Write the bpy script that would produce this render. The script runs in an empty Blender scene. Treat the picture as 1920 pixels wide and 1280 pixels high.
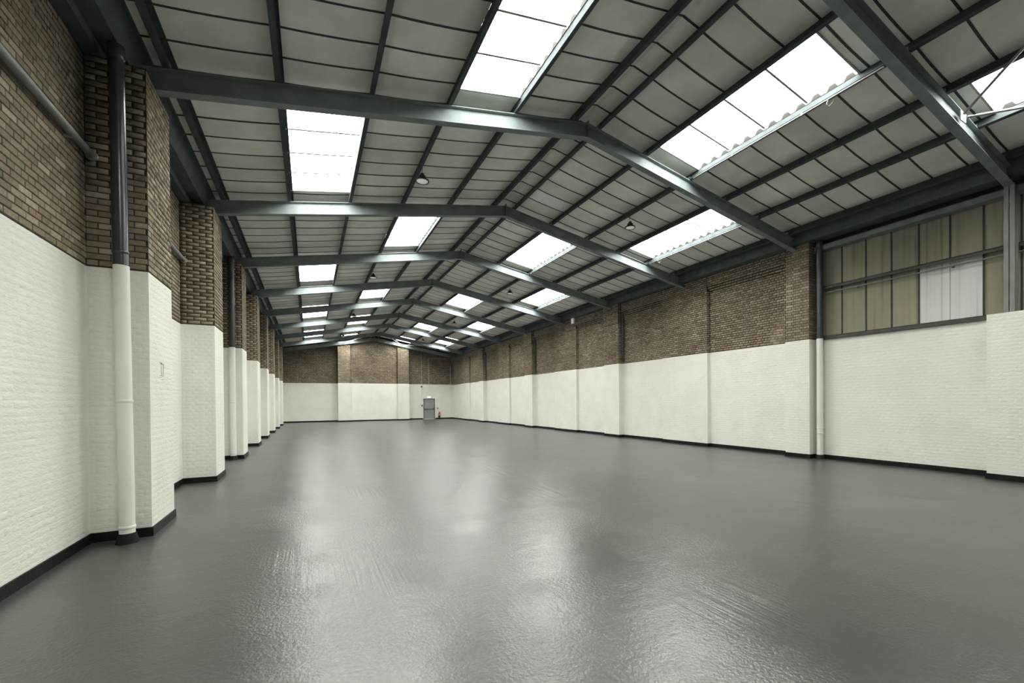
import bpy, math, random
import numpy as np
from mathutils import Matrix, Vector

random.seed(7); rng = np.random.default_rng(7)
SC = bpy.context.scene
COL = SC.collection

# ------------------------------------------------------------------ camera
YAW, PITCH, ROLL, F, CX, CY, CAMZ = 0.4778, -0.0069, -0.0081, 810.2, 1000.0, 757.33, 1.68
fw = Vector((math.sin(YAW) * math.cos(PITCH), math.cos(YAW) * math.cos(PITCH), math.sin(PITCH)))
rt0 = Vector((math.cos(YAW), -math.sin(YAW), 0)); up0 = rt0.cross(fw)
rt = rt0 * math.cos(ROLL) + up0 * math.sin(ROLL)
up = -rt0 * math.sin(ROLL) + up0 * math.cos(ROLL)
cam_d = bpy.data.cameras.new('camera'); cam = bpy.data.objects.new('camera', cam_d); COL.objects.link(cam)
cam.matrix_world = Matrix(((rt.x, up.x, -fw.x, 0), (rt.y, up.y, -fw.y, 0), (rt.z, up.z, -fw.z, CAMZ), (0, 0, 0, 1)))
cam_d.sensor_fit = 'HORIZONTAL'; cam_d.sensor_width = 36; cam_d.lens = F / 1920 * 36
cam_d.shift_x = (960 - CX) / 1920; cam_d.shift_y = (CY - 640) / 1920
cam_d.clip_start = 0.05; cam_d.clip_end = 300
SC.camera = cam

# ------------------------------------------------------------------ world, light, exposure
world = bpy.data.worlds.new('overcast_sky'); SC.world = world; world.use_nodes = True
bg = world.node_tree.nodes['Background']
bg.inputs['Color'].default_value = (0.80, 0.86, 0.92, 1); bg.inputs['Strength'].default_value = 1.0
SKYLIGHT = 18.5            # glow of the daylit rooflight sheets
SC.view_settings.view_transform = 'Standard'; SC.view_settings.look = 'None'
SC.view_settings.gamma = 1.0; SC.view_settings.use_curve_mapping = False
SC.view_settings.exposure = 0.0
SC.cycles.max_bounces = 6; SC.cycles.diffuse_bounces = 4; SC.cycles.glossy_bounces = 2
SC.cycles.sample_clamp_indirect = 8.0
SC.cycles.use_light_tree = False

# ------------------------------------------------------------------ plan of the hall
Y0, B, PW = 8.1687, 4.3157, 1.0278
FW = 0.15                                     # flange width of the roof frames
def fy(i): return 7.572 + i * B if i < 8 else 41.22      # near flange edge of roof frame i
XL, XLP = -2.385, -1.804                      # left wall, left pier faces
XP, XQ, XR, XD = 12.516, 12.652, 12.79, 12.86 # right piers, pilasters, recesses, dado
YF, YFP = 42.30, 41.36                        # far wall (door side and left), far pier faces
YC = 41.62                                    # middle panel between the far piers
YB = -7.0                                     # wall behind the camera
HP, HPF = 3.36, 3.40                          # height of the white paint
XA = 5.2916
SL, SR = 0.1817, 0.178
def zraf(x): return 5.948 + SL * (x + 1.804) if x <= XA else 5.948 + SR * (12.5157 - x)
RD = 0.305                                    # rafter depth
PD = 0.19                                     # purlin depth
PANZ = RD + PD                                # underside of lining panels above rafter soffit
LPUR = [-1.66, -0.34, 1.0, 2.33, 3.63, 5.0]
RPUR = [5.60, 6.91, 8.29, 9.58, 10.85, 12.16]
JY, JS = 7.28, 0.5755                         # joints of the lining panels

# ------------------------------------------------------------------ materials
def mat(name):
    m = bpy.data.materials.new(name); m.use_nodes = True
    nt = m.node_tree; b = nt.nodes['Principled BSDF']
    return m, nt, b
def N(nt, typ, **kw):
    n = nt.nodes.new(typ)
    for k, v in kw.items():
        if k in n.inputs: n.inputs[k].default_value = v
        else: setattr(n, k, v)
    return n
def ramp(nt, fac, stops):
    r = nt.nodes.new('ShaderNodeValToRGB'); nt.links.new(fac, r.inputs[0])
    e = r.color_ramp.elements
    while len(e) < len(stops): e.new(0.5)
    for s, (p, c) in zip(e, stops):
        s.position = p; s.color = (c[0], c[1], c[2], 1) if not isinstance(c, (int, float)) else (c, c, c, 1)
    return r
def objco(nt, scale=(1, 1, 1)):
    # world-space position, so that alike pieces sharing one mesh do not repeat their grain
    g = nt.nodes.new('ShaderNodeNewGeometry'); mp = nt.nodes.new('ShaderNodeMapping')
    mp.inputs['Scale'].default_value = scale; nt.links.new(g.outputs['Position'], mp.inputs[0]); return mp.outputs[0]
def bump(nt, b, height, strength, dist):
    bp = N(nt, 'ShaderNodeBump'); bp.inputs['Strength'].default_value = strength; bp.inputs['Distance'].default_value = dist
    nt.links.new(height, bp.inputs['Height']); nt.links.new(bp.outputs[0], b.inputs['Normal']); return bp
def noise(nt, co, scale, detail=4, rough=0.55):
    n = N(nt, 'ShaderNodeTexNoise', Scale=scale, Detail=detail, Roughness=rough); nt.links.new(co, n.inputs['Vector']); return n
def mixc(nt, fac, a, b, mode='MIX'):
    m = nt.nodes.new('ShaderNodeMix'); m.data_type = 'RGBA'; m.blend_type = mode
    for s, v in ((m.inputs[0], fac), (m.inputs[6], a), (m.inputs[7], b)):
        if hasattr(v, 'is_linked') or hasattr(v, 'links'): nt.links.new(v, s)
        elif isinstance(v, (int, float)): s.default_value = v
        else: s.default_value = (*v, 1)
    return m.outputs[2]

M = {}
def simple(name, col, rough, metal=0.0, spec=0.5, var=0.12, scale=6.0, bmp=0.0, bscale=60):
    m, nt, b = mat(name); co = objco(nt)
    n = noise(nt, co, scale)
    d = [max(0, c * (1 - var)) for c in col]; l = [min(1, c * (1 + var)) for c in col]
    r = ramp(nt, n.outputs['Fac'], [(0.3, d), (0.7, l)]); nt.links.new(r.outputs[0], b.inputs['Base Color'])
    b.inputs['Roughness'].default_value = rough; b.inputs['Metallic'].default_value = metal
    b.inputs['Specular IOR Level'].default_value = spec
    if bmp:
        n2 = noise(nt, co, bscale, 3); bump(nt, b, n2.outputs['Fac'], bmp, 0.01)
    M[name] = m; return m

# bare brick, colour carried by each brick
m, nt, b = mat('bare_brick'); co = objco(nt)
at = N(nt, 'ShaderNodeAttribute'); at.attribute_name = 'tint'
n1 = noise(nt, co, 26, 5, 0.65); r1 = ramp(nt, n1.outputs['Fac'], [(0.25, 0.7), (0.75, 1.2)])
c = mixc(nt, 1.0, at.outputs['Color'], r1.outputs[0], 'MULTIPLY')
n2 = noise(nt, co, 0.9, 4); r2 = ramp(nt, n2.outputs['Fac'], [(0.3, 0.72), (0.7, 1.12)])
c = mixc(nt, 1.0, c, r2.outputs[0], 'MULTIPLY')
nt.links.new(c, b.inputs['Base Color']); b.inputs['Roughness'].default_value = 0.9
b.inputs['Specular IOR Level'].default_value = 0.2
n3 = noise(nt, co, 90, 4, 0.7); bump(nt, b, n3.outputs['Fac'], 0.8, 0.006); M['bare_brick'] = m
simple('mortar', (0.055, 0.046, 0.036), 0.95, spec=0.1, var=0.35, scale=14, bmp=0.8, bscale=120)

# white masonry paint over brick
m, nt, b = mat('white_paint'); co = objco(nt)
n1 = noise(nt, co, 1.3, 5); r1 = ramp(nt, n1.outputs['Fac'], [(0.3, (0.745, 0.745, 0.682)), (0.7, (0.815, 0.815, 0.752))])
nt.links.new(r1.outputs[0], b.inputs['Base Color']); b.inputs['Roughness'].default_value = 0.62
b.inputs['Specular IOR Level'].default_value = 0.35
cs = objco(nt, (1, 1, 3.0)); n3 = noise(nt, cs, 16, 6, 0.65); bump(nt, b, n3.outputs['Fac'], 0.4, 0.02)
M['white_paint'] = m

# floor: grey floor paint on trowelled concrete
m, nt, b = mat('floor_paint'); co = objco(nt)
n1 = noise(nt, co, 0.5, 3, 0.5)
r1 = ramp(nt, n1.outputs['Fac'], [(0.3, (0.038, 0.040, 0.036)), (0.7, (0.052, 0.054, 0.049))])
na = noise(nt, co, 36, 3, 0.6)                        # rolled-on paint stipple
rsp = ramp(nt, na.outputs['Fac'], [(0.3, 0.72), (0.7, 1.30)])
cfl = mixc(nt, 1.0, r1.outputs[0], rsp.outputs[0], 'MULTIPLY'); nt.links.new(cfl, b.inputs['Base Color'])
nr = noise(nt, co, 0.8, 2, 0.5); rr = ramp(nt, nr.outputs['Fac'], [(0.25, 0.28), (0.75, 0.30)])
nt.links.new(rr.outputs[0], b.inputs['Roughness']); b.inputs['Specular IOR Level'].default_value = 1.0
nb = noise(nt, objco(nt, (0.6, 1.8, 1)), 2.6, 3, 0.55)   # trowel ripples across the hall
mpr = nt.nodes.new('ShaderNodeMapping'); mpr.inputs['Scale'].default_value = (12, 0.45, 1)
gg = nt.nodes.new('ShaderNodeNewGeometry'); nt.links.new(gg.outputs['Position'], mpr.inputs[0])
nc = noise(nt, mpr.outputs[0], 1.0, 3, 0.6); nm_ = noise(nt, co, 0.33, 2, 0.5); rm_ = ramp(nt, nm_.outputs['Fac'], [(0.52, 0.0), (0.68, 1.0)])
rc = N(nt, 'ShaderNodeMath', operation='MULTIPLY'); nt.links.new(nc.outputs['Fac'], rc.inputs[0]); nt.links.new(rm_.outputs[0], rc.inputs[1])   # long scrape marks in places
ns = noise(nt, co, 0.9, 4, 0.6)                           # where the stipple is strong
rs = ramp(nt, ns.outputs['Fac'], [(0.36, 0.25), (0.66, 1.0)])
mu = N(nt, 'ShaderNodeMath', operation='MULTIPLY'); nt.links.new(na.outputs['Fac'], mu.inputs[0]); nt.links.new(rs.outputs[0], mu.inputs[1])
b1 = N(nt, 'ShaderNodeBump'); b1.inputs['Strength'].default_value = 0.46; b1.inputs['Distance'].default_value = 0.012
nt.links.new(mu.outputs[0], b1.inputs['Height'])
b3 = N(nt, 'ShaderNodeBump'); b3.inputs['Strength'].default_value = 0.6; b3.inputs['Distance'].default_value = 0.02
nt.links.new(rc.outputs[0], b3.inputs['Height']); nt.links.new(b1.outputs[0], b3.inputs['Normal'])
b2 = N(nt, 'ShaderNodeBump'); b2.inputs['Strength'].default_value = 0.22; b2.inputs['Distance'].default_value = 0.020
nt.links.new(nb.outputs['Fac'], b2.inputs['Height']); nt.links.new(b3.outputs[0], b2.inputs['Normal'])
nt.links.new(b2.outputs[0], b.inputs['Normal']); M['floor_paint'] = m

simple('bitumen', (0.006, 0.007, 0.007), 0.5, spec=0.22, var=0.4, scale=9, bmp=0.5, bscale=40)
simple('steel_paint', (0.195, 0.230, 0.232), 0.55, spec=0.25, var=0.18, scale=3)
simple('purlin_paint', (0.062, 0.077, 0.080), 0.75, spec=0.12, var=0.2, scale=3)
simple('joint_dark', (0.030, 0.034, 0.032), 0.7)
simple('gutter_grey', (0.075, 0.098, 0.102), 0.5, var=0.25, scale=4)
simple('roof_sheet', (0.10, 0.10, 0.095), 0.9)
simple('pipe_grey', (0.045, 0.050, 0.050), 0.25, spec=0.6, var=0.1)
simple('pipe_white', (0.78, 0.785, 0.72), 0.5, var=0.04, scale=2)
simple('galvanised', (0.20, 0.205, 0.20), 0.5, metal=0.3, var=0.15)
simple('conduit_dull', (0.36, 0.35, 0.31), 0.55, var=0.15)
simple('rail_dark', (0.055, 0.052, 0.045), 0.6, var=0.3, scale=5)
simple('column_grey', (0.20, 0.205, 0.195), 0.6, var=0.12, scale=4)
simple('lamp_black', (0.012, 0.013, 0.013), 0.4)
simple('lamp_lens', (0.75, 0.76, 0.75), 0.3, var=0.03)
M['lamp_lens'].node_tree.nodes['Principled BSDF'].inputs['Emission Color'].default_value = (1, 1, 0.97, 1); M['lamp_lens'].node_tree.nodes['Principled BSDF'].inputs['Emission Strength'].default_value = 0.2
simple('door_grey', (0.27, 0.275, 0.27), 0.5, var=0.08, scale=3)
simple('door_frame', (0.07, 0.075, 0.075), 0.5)
simple('metal_bar', (0.10, 0.10, 0.10), 0.4, metal=0.5)
simple('threshold_steel', (0.65, 0.65, 0.62), 0.4, metal=0.3)
simple('plastic_white', (0.80, 0.80, 0.78), 0.4, var=0.03)
simple('plastic_grey', (0.22, 0.22, 0.20), 0.5)
simple('extinguisher_red', (0.42, 0.015, 0.012), 0.3, var=0.08)
simple('rubber_black', (0.012, 0.012, 0.012), 0.6)
simple('label_cream', (0.6, 0.58, 0.5), 0.5)
simple('scar_mortar', (0.36, 0.33, 0.27), 0.9, spec=0.2, var=0.3, scale=40)
simple('filler_dark', (0.03, 0.03, 0.028), 0.9, spec=0.1)
simple('upstand', (0.28, 0.28, 0.25), 0.7, var=0.15)

# ceiling lining boards, tone carried by each board
m, nt, b = mat('lining_board'); co = objco(nt)
at = N(nt, 'ShaderNodeAttribute'); at.attribute_name = 'tint'
n1 = noise(nt, co, 1.7, 5); r1 = ramp(nt, n1.outputs['Fac'], [(0.3, 0.88), (0.7, 1.06)])
c = mixc(nt, 1.0, at.outputs['Color'], r1.outputs[0], 'MULTIPLY')
nt.links.new(c, b.inputs['Base Color']); b.inputs['Roughness'].default_value = 0.75
b.inputs['Specular IOR Level'].default_value = 0.25; M['lining_board'] = m

# wall cladding boards with run-down dirt streaks
m, nt, b = mat('cladding_board'); co = objco(nt, (1, 5.5, 0.12))
at = N(nt, 'ShaderNodeAttribute'); at.attribute_name = 'tint'
n1 = noise(nt, co, 2.0, 2, 0.5); r1 = ramp(nt, n1.outputs['Fac'], [(0.25, (0.62, 0.61, 0.55)), (0.45, 0.97), (0.75, 1.05)])
c = mixc(nt, 1.0, at.outputs['Color'], r1.outputs[0], 'MULTIPLY'); nt.links.new(c, b.inputs['Base Color'])
b.inputs['Roughness'].default_value = 0.8; M['cladding_board'] = m

# daylit rooflight sheet: glass-fibre that glows with the sky behind it
m, nt, b = mat('rooflight_sheet'); co = objco(nt)
b.inputs['Base Color'].default_value = (0.8, 0.82, 0.76, 1)
n1 = noise(nt, co, 2.2, 3); r1 = ramp(nt, n1.outputs['Fac'], [(0.3, (0.95, 0.95, 0.905)), (0.7, (1.0, 0.995, 0.955))])
nt.links.new(r1.outputs[0], b.inputs['Emission Color']); b.inputs['Emission Strength'].default_value = SKYLIGHT
m.cycles.emission_sampling = 'FRONT'; M['rooflight_sheet'] = m
m, nt, b = mat('exit_lightbox'); b.inputs['Base Color'].default_value = (0.8, 0.8, 0.8, 1)
co = objco(nt); n1 = noise(nt, co, 3.0); r1 = ramp(nt, n1.outputs['Fac'], [(0.3, (0.95, 1, 0.97)), (0.7, (1, 1, 1))])
nt.links.new(r1.outputs[0], b.inputs['Emission Color']); b.inputs['Emission Strength'].default_value = 1.2; M['exit_lightbox'] = m

# ------------------------------------------------------------------ mesh helpers
def link(o, parent=None):
    COL.objects.link(o)
    if parent is not None: o.parent = parent
    return o
class MB:
    def __init__(s): s.v = []; s.f = []; s.mi = []; s.sm = []
    def add(s, vs, fs, mi=0, smooth=False):
        o = len(s.v); s.v += [tuple(p) for p in vs]; s.f += [tuple(i + o for i in f) for f in fs]
        s.mi += [mi] * len(fs); s.sm += [smooth] * len(fs); return s
    def box(s, x0, x1, y0, y1, z0, z1, mi=0):
        return s.add([(x0, y0, z0), (x1, y0, z0), (x1, y1, z0), (x0, y1, z0), (x0, y0, z1), (x1, y0, z1), (x1, y1, z1), (x0, y1, z1)],
                     [(0, 3, 2, 1), (4, 5, 6, 7), (0, 1, 5, 4), (1, 2, 6, 5), (2, 3, 7, 6), (3, 0, 4, 7)], mi)
    def extrude(s, prof, p0, p1, mi=0, ax=None, smooth=False):
        # prof: list of 3D offsets (closed loop), swept from p0 to p1
        n = len(prof); a = [Vector(p0) + Vector(q) for q in prof]; c = [Vector(p1) + Vector(q) for q in prof]
        fs = [(i, (i + 1) % n, n + (i + 1) % n, n + i) for i in range(n)]
        s.add(a + c, fs, mi, smooth); o = len(s.v) - 2 * n
        s.f += [tuple(o + i for i in reversed(range(n))), tuple(o + n + i for i in range(n))]; s.mi += [mi, mi]; s.sm += [False, False]
        return s
    def tube(s, pts, r, n=14, mi=0, caps=True):
        pts = [Vector(p) for p in pts]; rings = []
        rr = r if isinstance(r, (list, tuple)) else [r] * len(pts)
        ref = None
        for k, p in enumerate(pts):
            d = (pts[min(k + 1, len(pts) - 1)] - pts[max(k - 1, 0)]).normalized()
            if ref is None: ref = Vector((0, 0, 1)) if abs(d.z) < 0.9 else Vector((1, 0, 0))
            u = d.cross(ref).normalized(); w = d.cross(u).normalized(); ref = -w.cross(d).cross(d) if False else ref
            rings.append([p + (u * math.cos(2 * math.pi * i / n) + w * math.sin(2 * math.pi * i / n)) * rr[k] for i in range(n)])
        vs = [q for g in rings for q in g]; fs = []
        for k in range(len(pts) - 1):
            for i in range(n): fs.append((k * n + i, k * n + (i + 1) % n, (k + 1) * n + (i + 1) % n, (k + 1) * n + i))
        s.add(vs, fs, mi, True); o = len(s.v) - len(vs)
        if caps:
            s.add(rings[0], [tuple(reversed(range(n)))], mi); s.add(rings[-1], [tuple(range(n))], mi)   # caps keep their own corners
        return s
    def lathe(s, prof, c=(0, 0, 0), n=24, mi=0):
        vs = []; fs = []
        for r, z in prof:
            for i in range(n): a = 2 * math.pi * i / n; vs.append((c[0] + r * math.cos(a), c[1] + r * math.sin(a), c[2] + z))
        for k in range(len(prof) - 1):
            for i in range(n): fs.append((k * n + i, k * n + (i + 1) % n, (k + 1) * n + (i + 1) % n, (k + 1) * n + i))
        return s.add(vs, fs, mi, True)
    def mesh(s, name, mats, tint=None):
        me = bpy.data.meshes.new(name); me.from_pydata(s.v, [], s.f)
        for q in (mats if isinstance(mats, (list, tuple)) else [mats]): me.materials.append(M[q])
        me.polygons.foreach_set('material_index', s.mi); me.polygons.foreach_set('use_smooth', s.sm)
        if tint is not None: set_tint(me, np.tile(np.array(tint, dtype=np.float32), (len(s.v), 1)))
        me.update(); return me
    def build(s, name, mats, parent=None, tint=None):
        return link(bpy.data.objects.new(name, s.mesh(name, mats, tint)), parent)
def set_tint(me, rgb):
    a = me.color_attributes.new('tint', 'FLOAT_COLOR', 'POINT')
    c = np.ones((len(me.vertices), 4), dtype=np.float32); c[:, :3] = rgb; a.data.foreach_set('color', c.ravel())
def tag(o, label, cat, group=None, kind=None):
    o['label'] = label; o['category'] = cat
    if group: o['group'] = group
    if kind: o['kind'] = kind
    return o
def empty(name, loc=(0, 0, 0)):
    o = bpy.data.objects.new(name, None); o.location = loc; o.empty_display_size = 0.2; return link(o)

# ------------------------------------------------------------------ brickwork
BRICK_TINTS = np.array([(.255, .215, .155), (.28, .238, .175), (.235, .19, .135), (.30, .262, .197), (.215, .178, .13), (.27, .205, .152),
                        (.25, .218, .163), (.325, .285, .22), (.19, .158, .117), (.265, .222, .163), (.25, .196, .142), (.285, .245, .182)], dtype=np.float32) * 1.16
def course_cuts(a0, a1, k, every):
    """brick intervals along one course; every: header course rhythm"""
    header = (k % every == every - 1)
    L = 0.1125 if header else 0.225
    st = a0 - (0.05625 if header else (0.1125 if k % 2 else 0.0))
    out = []; p = st
    while p < a1 - 1e-4:
        q0, q1 = max(p, a0), min(p + L, a1)
        if q1 - q0 > 0.035: out.append((q0, q1))
        p += L
    return out
class Face:
    """collects bricks of one wall face: normal 'x+','x-','y-'"""
    def __init__(s, nrm, plane, a0, a1, z0, z1, every=4, holes=(), phase=0.0, proud=0.0):
        s.nrm, s.plane = nrm, plane; s.items = []
        k0 = int(round(z0 / 0.075)); z = k0 * 0.075; k = k0
        while z < z1 - 0.02:
            zt = min(z + 0.075, z1); zb = max(z, z0)
            if zt - zb > 0.03:
                for (q0, q1) in course_cuts(a0, a1, k, every):
                    s.items.append((q0, q1, zb, zt))
            z += 0.075; k += 1
DIRS = {'x+': ((0, 1, 0), (1, 0, 0)), 'x-': ((0, -1, 0), (-1, 0, 0)), 'y-': ((1, 0, 0), (0, -1, 0))}
ROTZ = {'x+': math.pi / 2, 'x-': -math.pi / 2, 'y-': 0.0}
def brick_arrays(items, nrm, plane, joint, cham, proud_lo, proud_hi, depth):
    """vectorised chamfered bricks (8 verts, 5 quads each); returns verts, faces"""
    it = np.array(items, dtype=np.float64); n = len(it)
    j = joint / 2
    a0, a1, z0, z1 = it[:, 0] + j, it[:, 1] - j, it[:, 2] + j, it[:, 3] - j
    jit = lambda s: rng.uniform(-s, s, n)
    a0 += jit(0.002); a1 += jit(0.002); z0 += jit(0.0015); z1 += jit(0.0015)
    pr = rng.uniform(proud_lo, proud_hi, n)
    if proud_hi < 0.002: pr = np.where(rng.random(n) < 0.10, rng.uniform(0.0015, 0.0040, n), pr)
    V = np.zeros((n, 8, 3))
    ia, iz = a0 + cham, z0 + cham; ja, jz = a1 - cham, z1 - cham
    cor = [(a0, z0, -depth), (a1, z0, -depth), (a1, z1, -depth), (a0, z1, -depth), (ia, iz, pr), (ja, iz, pr), (ja, jz, pr), (ia, jz, pr)]
    for q, (a, z, p) in enumerate(cor):
        if nrm == 'x+': V[:, q] = np.stack([plane + p + 0 * a, a, z], 1)
        elif nrm == 'x-': V[:, q] = np.stack([plane - p + 0 * a, a, z], 1)
        else: V[:, q] = np.stack([a, plane - p + 0 * a, z], 1)
    quad = np.array([(4, 5, 6, 7), (0, 1, 5, 4), (1, 2, 6, 5), (2, 3, 7, 6), (3, 0, 4, 7)])
    if nrm == 'x-': quad = quad[:, ::-1]
    Fq = (np.arange(n)[:, None, None] * 8 + quad[None]).reshape(-1, 4)
    if nrm == 'x+':
        pass
    return V.reshape(-1, 3), Fq
def mesh_np(name, V, Fq, matname, tint=None):
    me = bpy.data.meshes.new(name); me.vertices.add(len(V)); me.vertices.foreach_set('co', V.astype(np.float32).ravel())
    me.loops.add(Fq.size); me.loops.foreach_set('vertex_index', Fq.astype(np.int32).ravel())
    me.polygons.add(len(Fq)); me.polygons.foreach_set('loop_start', np.arange(0, Fq.size, 4, dtype=np.int32))
    me.materials.append(M[matname]); me.update(calc_edges=True); me.validate()
    if tint is not None: set_tint(me, tint)
    return me
BARE = []       # (distance, face normal, plane, item, parent)
def bare(face, parent):
    for it in face.items:
        a = (it[0] + it[1]) / 2; z = (it[2] + it[3]) / 2
        p = (face.plane, a, z) if face.nrm[0] == 'x' else (a, face.plane, z)
        BARE.append((p, face.nrm, face.plane, it, parent))
PAINT = {}      # parent name -> list of (nrm, plane, items)
def painted(face, parent):
    PAINT.setdefault(parent.name, (parent, []))[1].append(face)
_bm = {}
def single_brick(L, H, var, depth=0.05, pr=0.005):
    key = (round(L, 3), round(H, 3), var)
    if key not in _bm:
        j = 0.0055; l, h = L / 2 - j, H / 2 - j; c = 0.004
        mb = MB(); V = [(-l, depth, -h), (l, depth, -h), (l, depth, h), (-l, depth, h), (-l + c, -pr, -h + c), (l - c, -pr, -h + c), (l - c, -pr, h - c), (-l + c, -pr, h - c),
                        (-l, -pr + c, -h), (l, -pr + c, -h), (l, -pr + c, h), (-l, -pr + c, h)]
        mb.add(V, [(4, 5, 6, 7), (8, 9, 5, 4), (9, 10, 6, 5), (10, 11, 7, 6), (11, 8, 4, 7), (0, 1, 9, 8), (1, 2, 10, 9), (2, 3, 11, 10), (3, 0, 8, 11)])
        _bm[key] = mb.mesh('brick', 'bare_brick', BRICK_TINTS[var] * random.uniform(0.9, 1.1))
    return _bm[key]
def in_view(p, margin=0.03):
    d = Vector(p) - Vector((0, 0, CAMZ)); z = d.dot(fw)
    if z <= 0.1: return False
    u = CX + F * d.dot(rt) / z; v = CY - F * d.dot(up) / z
    return -1920 * margin < u < 1920 * (1 + margin) and -1280 * margin < v < 1280 * (1 + margin)
def bare_finish(roots, limit=300):
    """nearest bricks of each wall become parts of their own, the rest one joined part per parent"""
    for root in roots:
        fam = [e for e in BARE if e[4] == root or e[4].parent == root]
        vis = [e for e in fam if in_view(e[0], 0.0)]
        vis.sort(key=lambda e: Vector(e[0]).length)
        pick = vis[:limit]; ids = set(id(e) for e in pick)
        for p, nrm, plane, it, par in pick:
            o = bpy.data.objects.new('brick', single_brick(it[1] - it[0], it[3] - it[2], random.randrange(12)))
            off = random.uniform(-0.002, 0.002)
            q = Vector(p)
            if nrm == 'x+': q.x += off
            elif nrm == 'x-': q.x -= off
            else: q.y -= off
            o.location = q; o.rotation_euler = (0, random.uniform(-.004, .004), ROTZ[nrm]); link(o, par)
        rest = [e for e in fam if id(e) not in ids]
        groups = {}
        for e in rest: groups.setdefault(e[4].name, []).append(e)
        for g in groups.values():
            Vs, Fs, Ts = [], [], []; off = 0
            sub = {}
            for e in g: sub.setdefault((e[1], e[2]), []).append(e[3])
            for (nrm, plane), items in sub.items():
                V, Fq = brick_arrays(items, nrm, plane, 0.012, 0.004, 0.001, 0.006, 0.02)
                t = BRICK_TINTS[rng.integers(0, 12, len(items))] * rng.uniform(0.92, 1.08, (len(items), 1))
                Vs.append(V); Fs.append(Fq + off); Ts.append(np.repeat(t, 8, 0)); off += len(V)
            o = bpy.data.objects.new('brickwork', mesh_np('brickwork', np.concatenate(Vs), np.concatenate(Fs), 'bare_brick', np.concatenate(Ts)))
            link(o, g[0][4]); o['kind'] = 'stuff'
def paint_finish():
    for par, faces in PAINT.values():
        Vs, Fs = [], []; off = 0
        for f in faces:
            if not f.items: continue
            V, Fq = brick_arrays(f.items, f.nrm, f.plane, 0.004, 0.010, 0.0003, 0.0016, 0.0004)
            Vs.append(V); Fs.append(Fq + off); off += len(V)
        o = bpy.data.objects.new('painted_brickwork', mesh_np('painted_brickwork', np.concatenate(Vs), np.concatenate(Fs), 'white_paint'))
        link(o, par); o['kind'] = 'stuff'

# ------------------------------------------------------------------ floor
fl = MB(); fl.box(XL - 0.3, 13.2, YB, YF + 0.3, -0.2, 0.0)
floor = fl.build('floor', 'floor_paint')
tag(floor, 'glossy dark grey painted concrete floor with trowel marks', 'floor', kind='structure')

# ------------------------------------------------------------------ left wall and its piers
mb = MB(); mb.box(XL - 0.3, XL, YB, YF + 0.3, 0, HP, 0); mb.box(XL - 0.3, XL, YB, YF + 0.3, HP, 6.55, 1)
wall_left = mb.build('wall_left', ['white_paint', 'mortar'])
tag(wall_left, 'long left brick wall, painted white below and bare brick above', 'wall', kind='structure')
LTOP = 5.93
for i in range(-2, 8):
    y1 = Y0 + i * B; y0 = y1 - PW
    mb = MB(); mb.box(XL - 0.02, XLP, y0, y1, 0, HP, 0); mb.box(XL - 0.02, XLP, y0, y1, HP, LTOP, 1)
    pier = mb.build('pier', ['white_paint', 'mortar'], wall_left)
    bare(Face('x+', XLP, y0, y1, HP, LTOP, 3), pier); bare(Face('y-', y0, XL, XLP, HP, LTOP, 99), pier)
    painted(Face('x+', XLP, y0, y1, 0.1, HP, 2), pier); painted(Face('y-', y0, XL, XLP, 0.1, HP, 2), pier)
ys = [YB] + [v for i in range(-2, 8) for v in (Y0 + i * B - PW, Y0 + i * B)] + [YF]
for k in range(0, len(ys), 2):
    if ys[k + 1] < 0: continue
    bare(Face('x+', XL, ys[k], ys[k + 1], HP, 6.3, 4), wall_left)
    painted(Face('x+', XL, ys[k], ys[k + 1], 0.1, HP, 4), wall_left)

# ------------------------------------------------------------------ right wall
RTOP = 6.2
mb = MB()
mb.box(XR, XR + 0.35, 7.238, YF + 0.3, 0, HP, 0); mb.box(XR, XR + 0.35, 7.238, YF + 0.3, HP, 5.60, 1)
mb.box(XQ, XR + 0.35, 7.238, YF + 0.3, 5.70, RTOP, 1)
mb.box(XR - .045, XR + .3, 7.3, YF, 5.55, 5.625, 1); mb.box(XR - .09, XR + .3, 7.3, YF, 5.625, 5.70, 1)
inner = mb; mb = MB(); mb.box(13.14, 13.30, YB, YF + .3, 0, HP, 0); mb.box(13.14, 13.30, YB, YF + .3, HP, 6.4, 1)
wall_right = mb.build('wall_right', ['white_paint', 'mortar'])
inner.build('inner_leaf', ['white_paint', 'mortar'], wall_right)
mb = MB(); mb.box(XD, 13.15, YB, 7.238, 0, 3.335, 0); mb.build('dado', 'white_paint', wall_right)
tag(wall_right, 'long right brick wall with shallow recessed bays, white below and bare brick above', 'wall', kind='structure')
PIERS = [(7.238, 7.93), (15.683, 16.79), (24.313, 25.40), (32.98, 34.06)]
PILS = [(10.872, 13.068), (19.417, 21.733), (28.15, 30.32), (36.80, 39.10)]
for (y0, y1) in PIERS:
    mb = MB(); mb.box(XP, XR + .1, y0, y1, 0, HP, 0); mb.box(XP, XR + .1, y0, y1, HP, RTOP, 1)
    o = mb.build('pier', ['white_paint', 'mortar'], wall_right)
    bare(Face('x-', XP, y0, y1, HP, RTOP, 2), o); bare(Face('y-', y0, XP, XR + .05, HP, RTOP, 99), o)
    painted(Face('x-', XP, y0, y1, .1, HP, 2), o); painted(Face('y-', y0, XP, XR + .05, .1, HP, 2), o)
    if y0 > 10:      # proud brick block under the frame end
        mb = MB(); mb.box(XP - .028, XP, y0 - .015, y1 + .015, 5.19, RTOP, 0)
        c = mb.build('bearing_block', 'mortar', wall_right)
        bare(Face('x-', XP - .030, y0 - .015, y1 + .015, 5.19, RTOP, 2), c)
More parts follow.
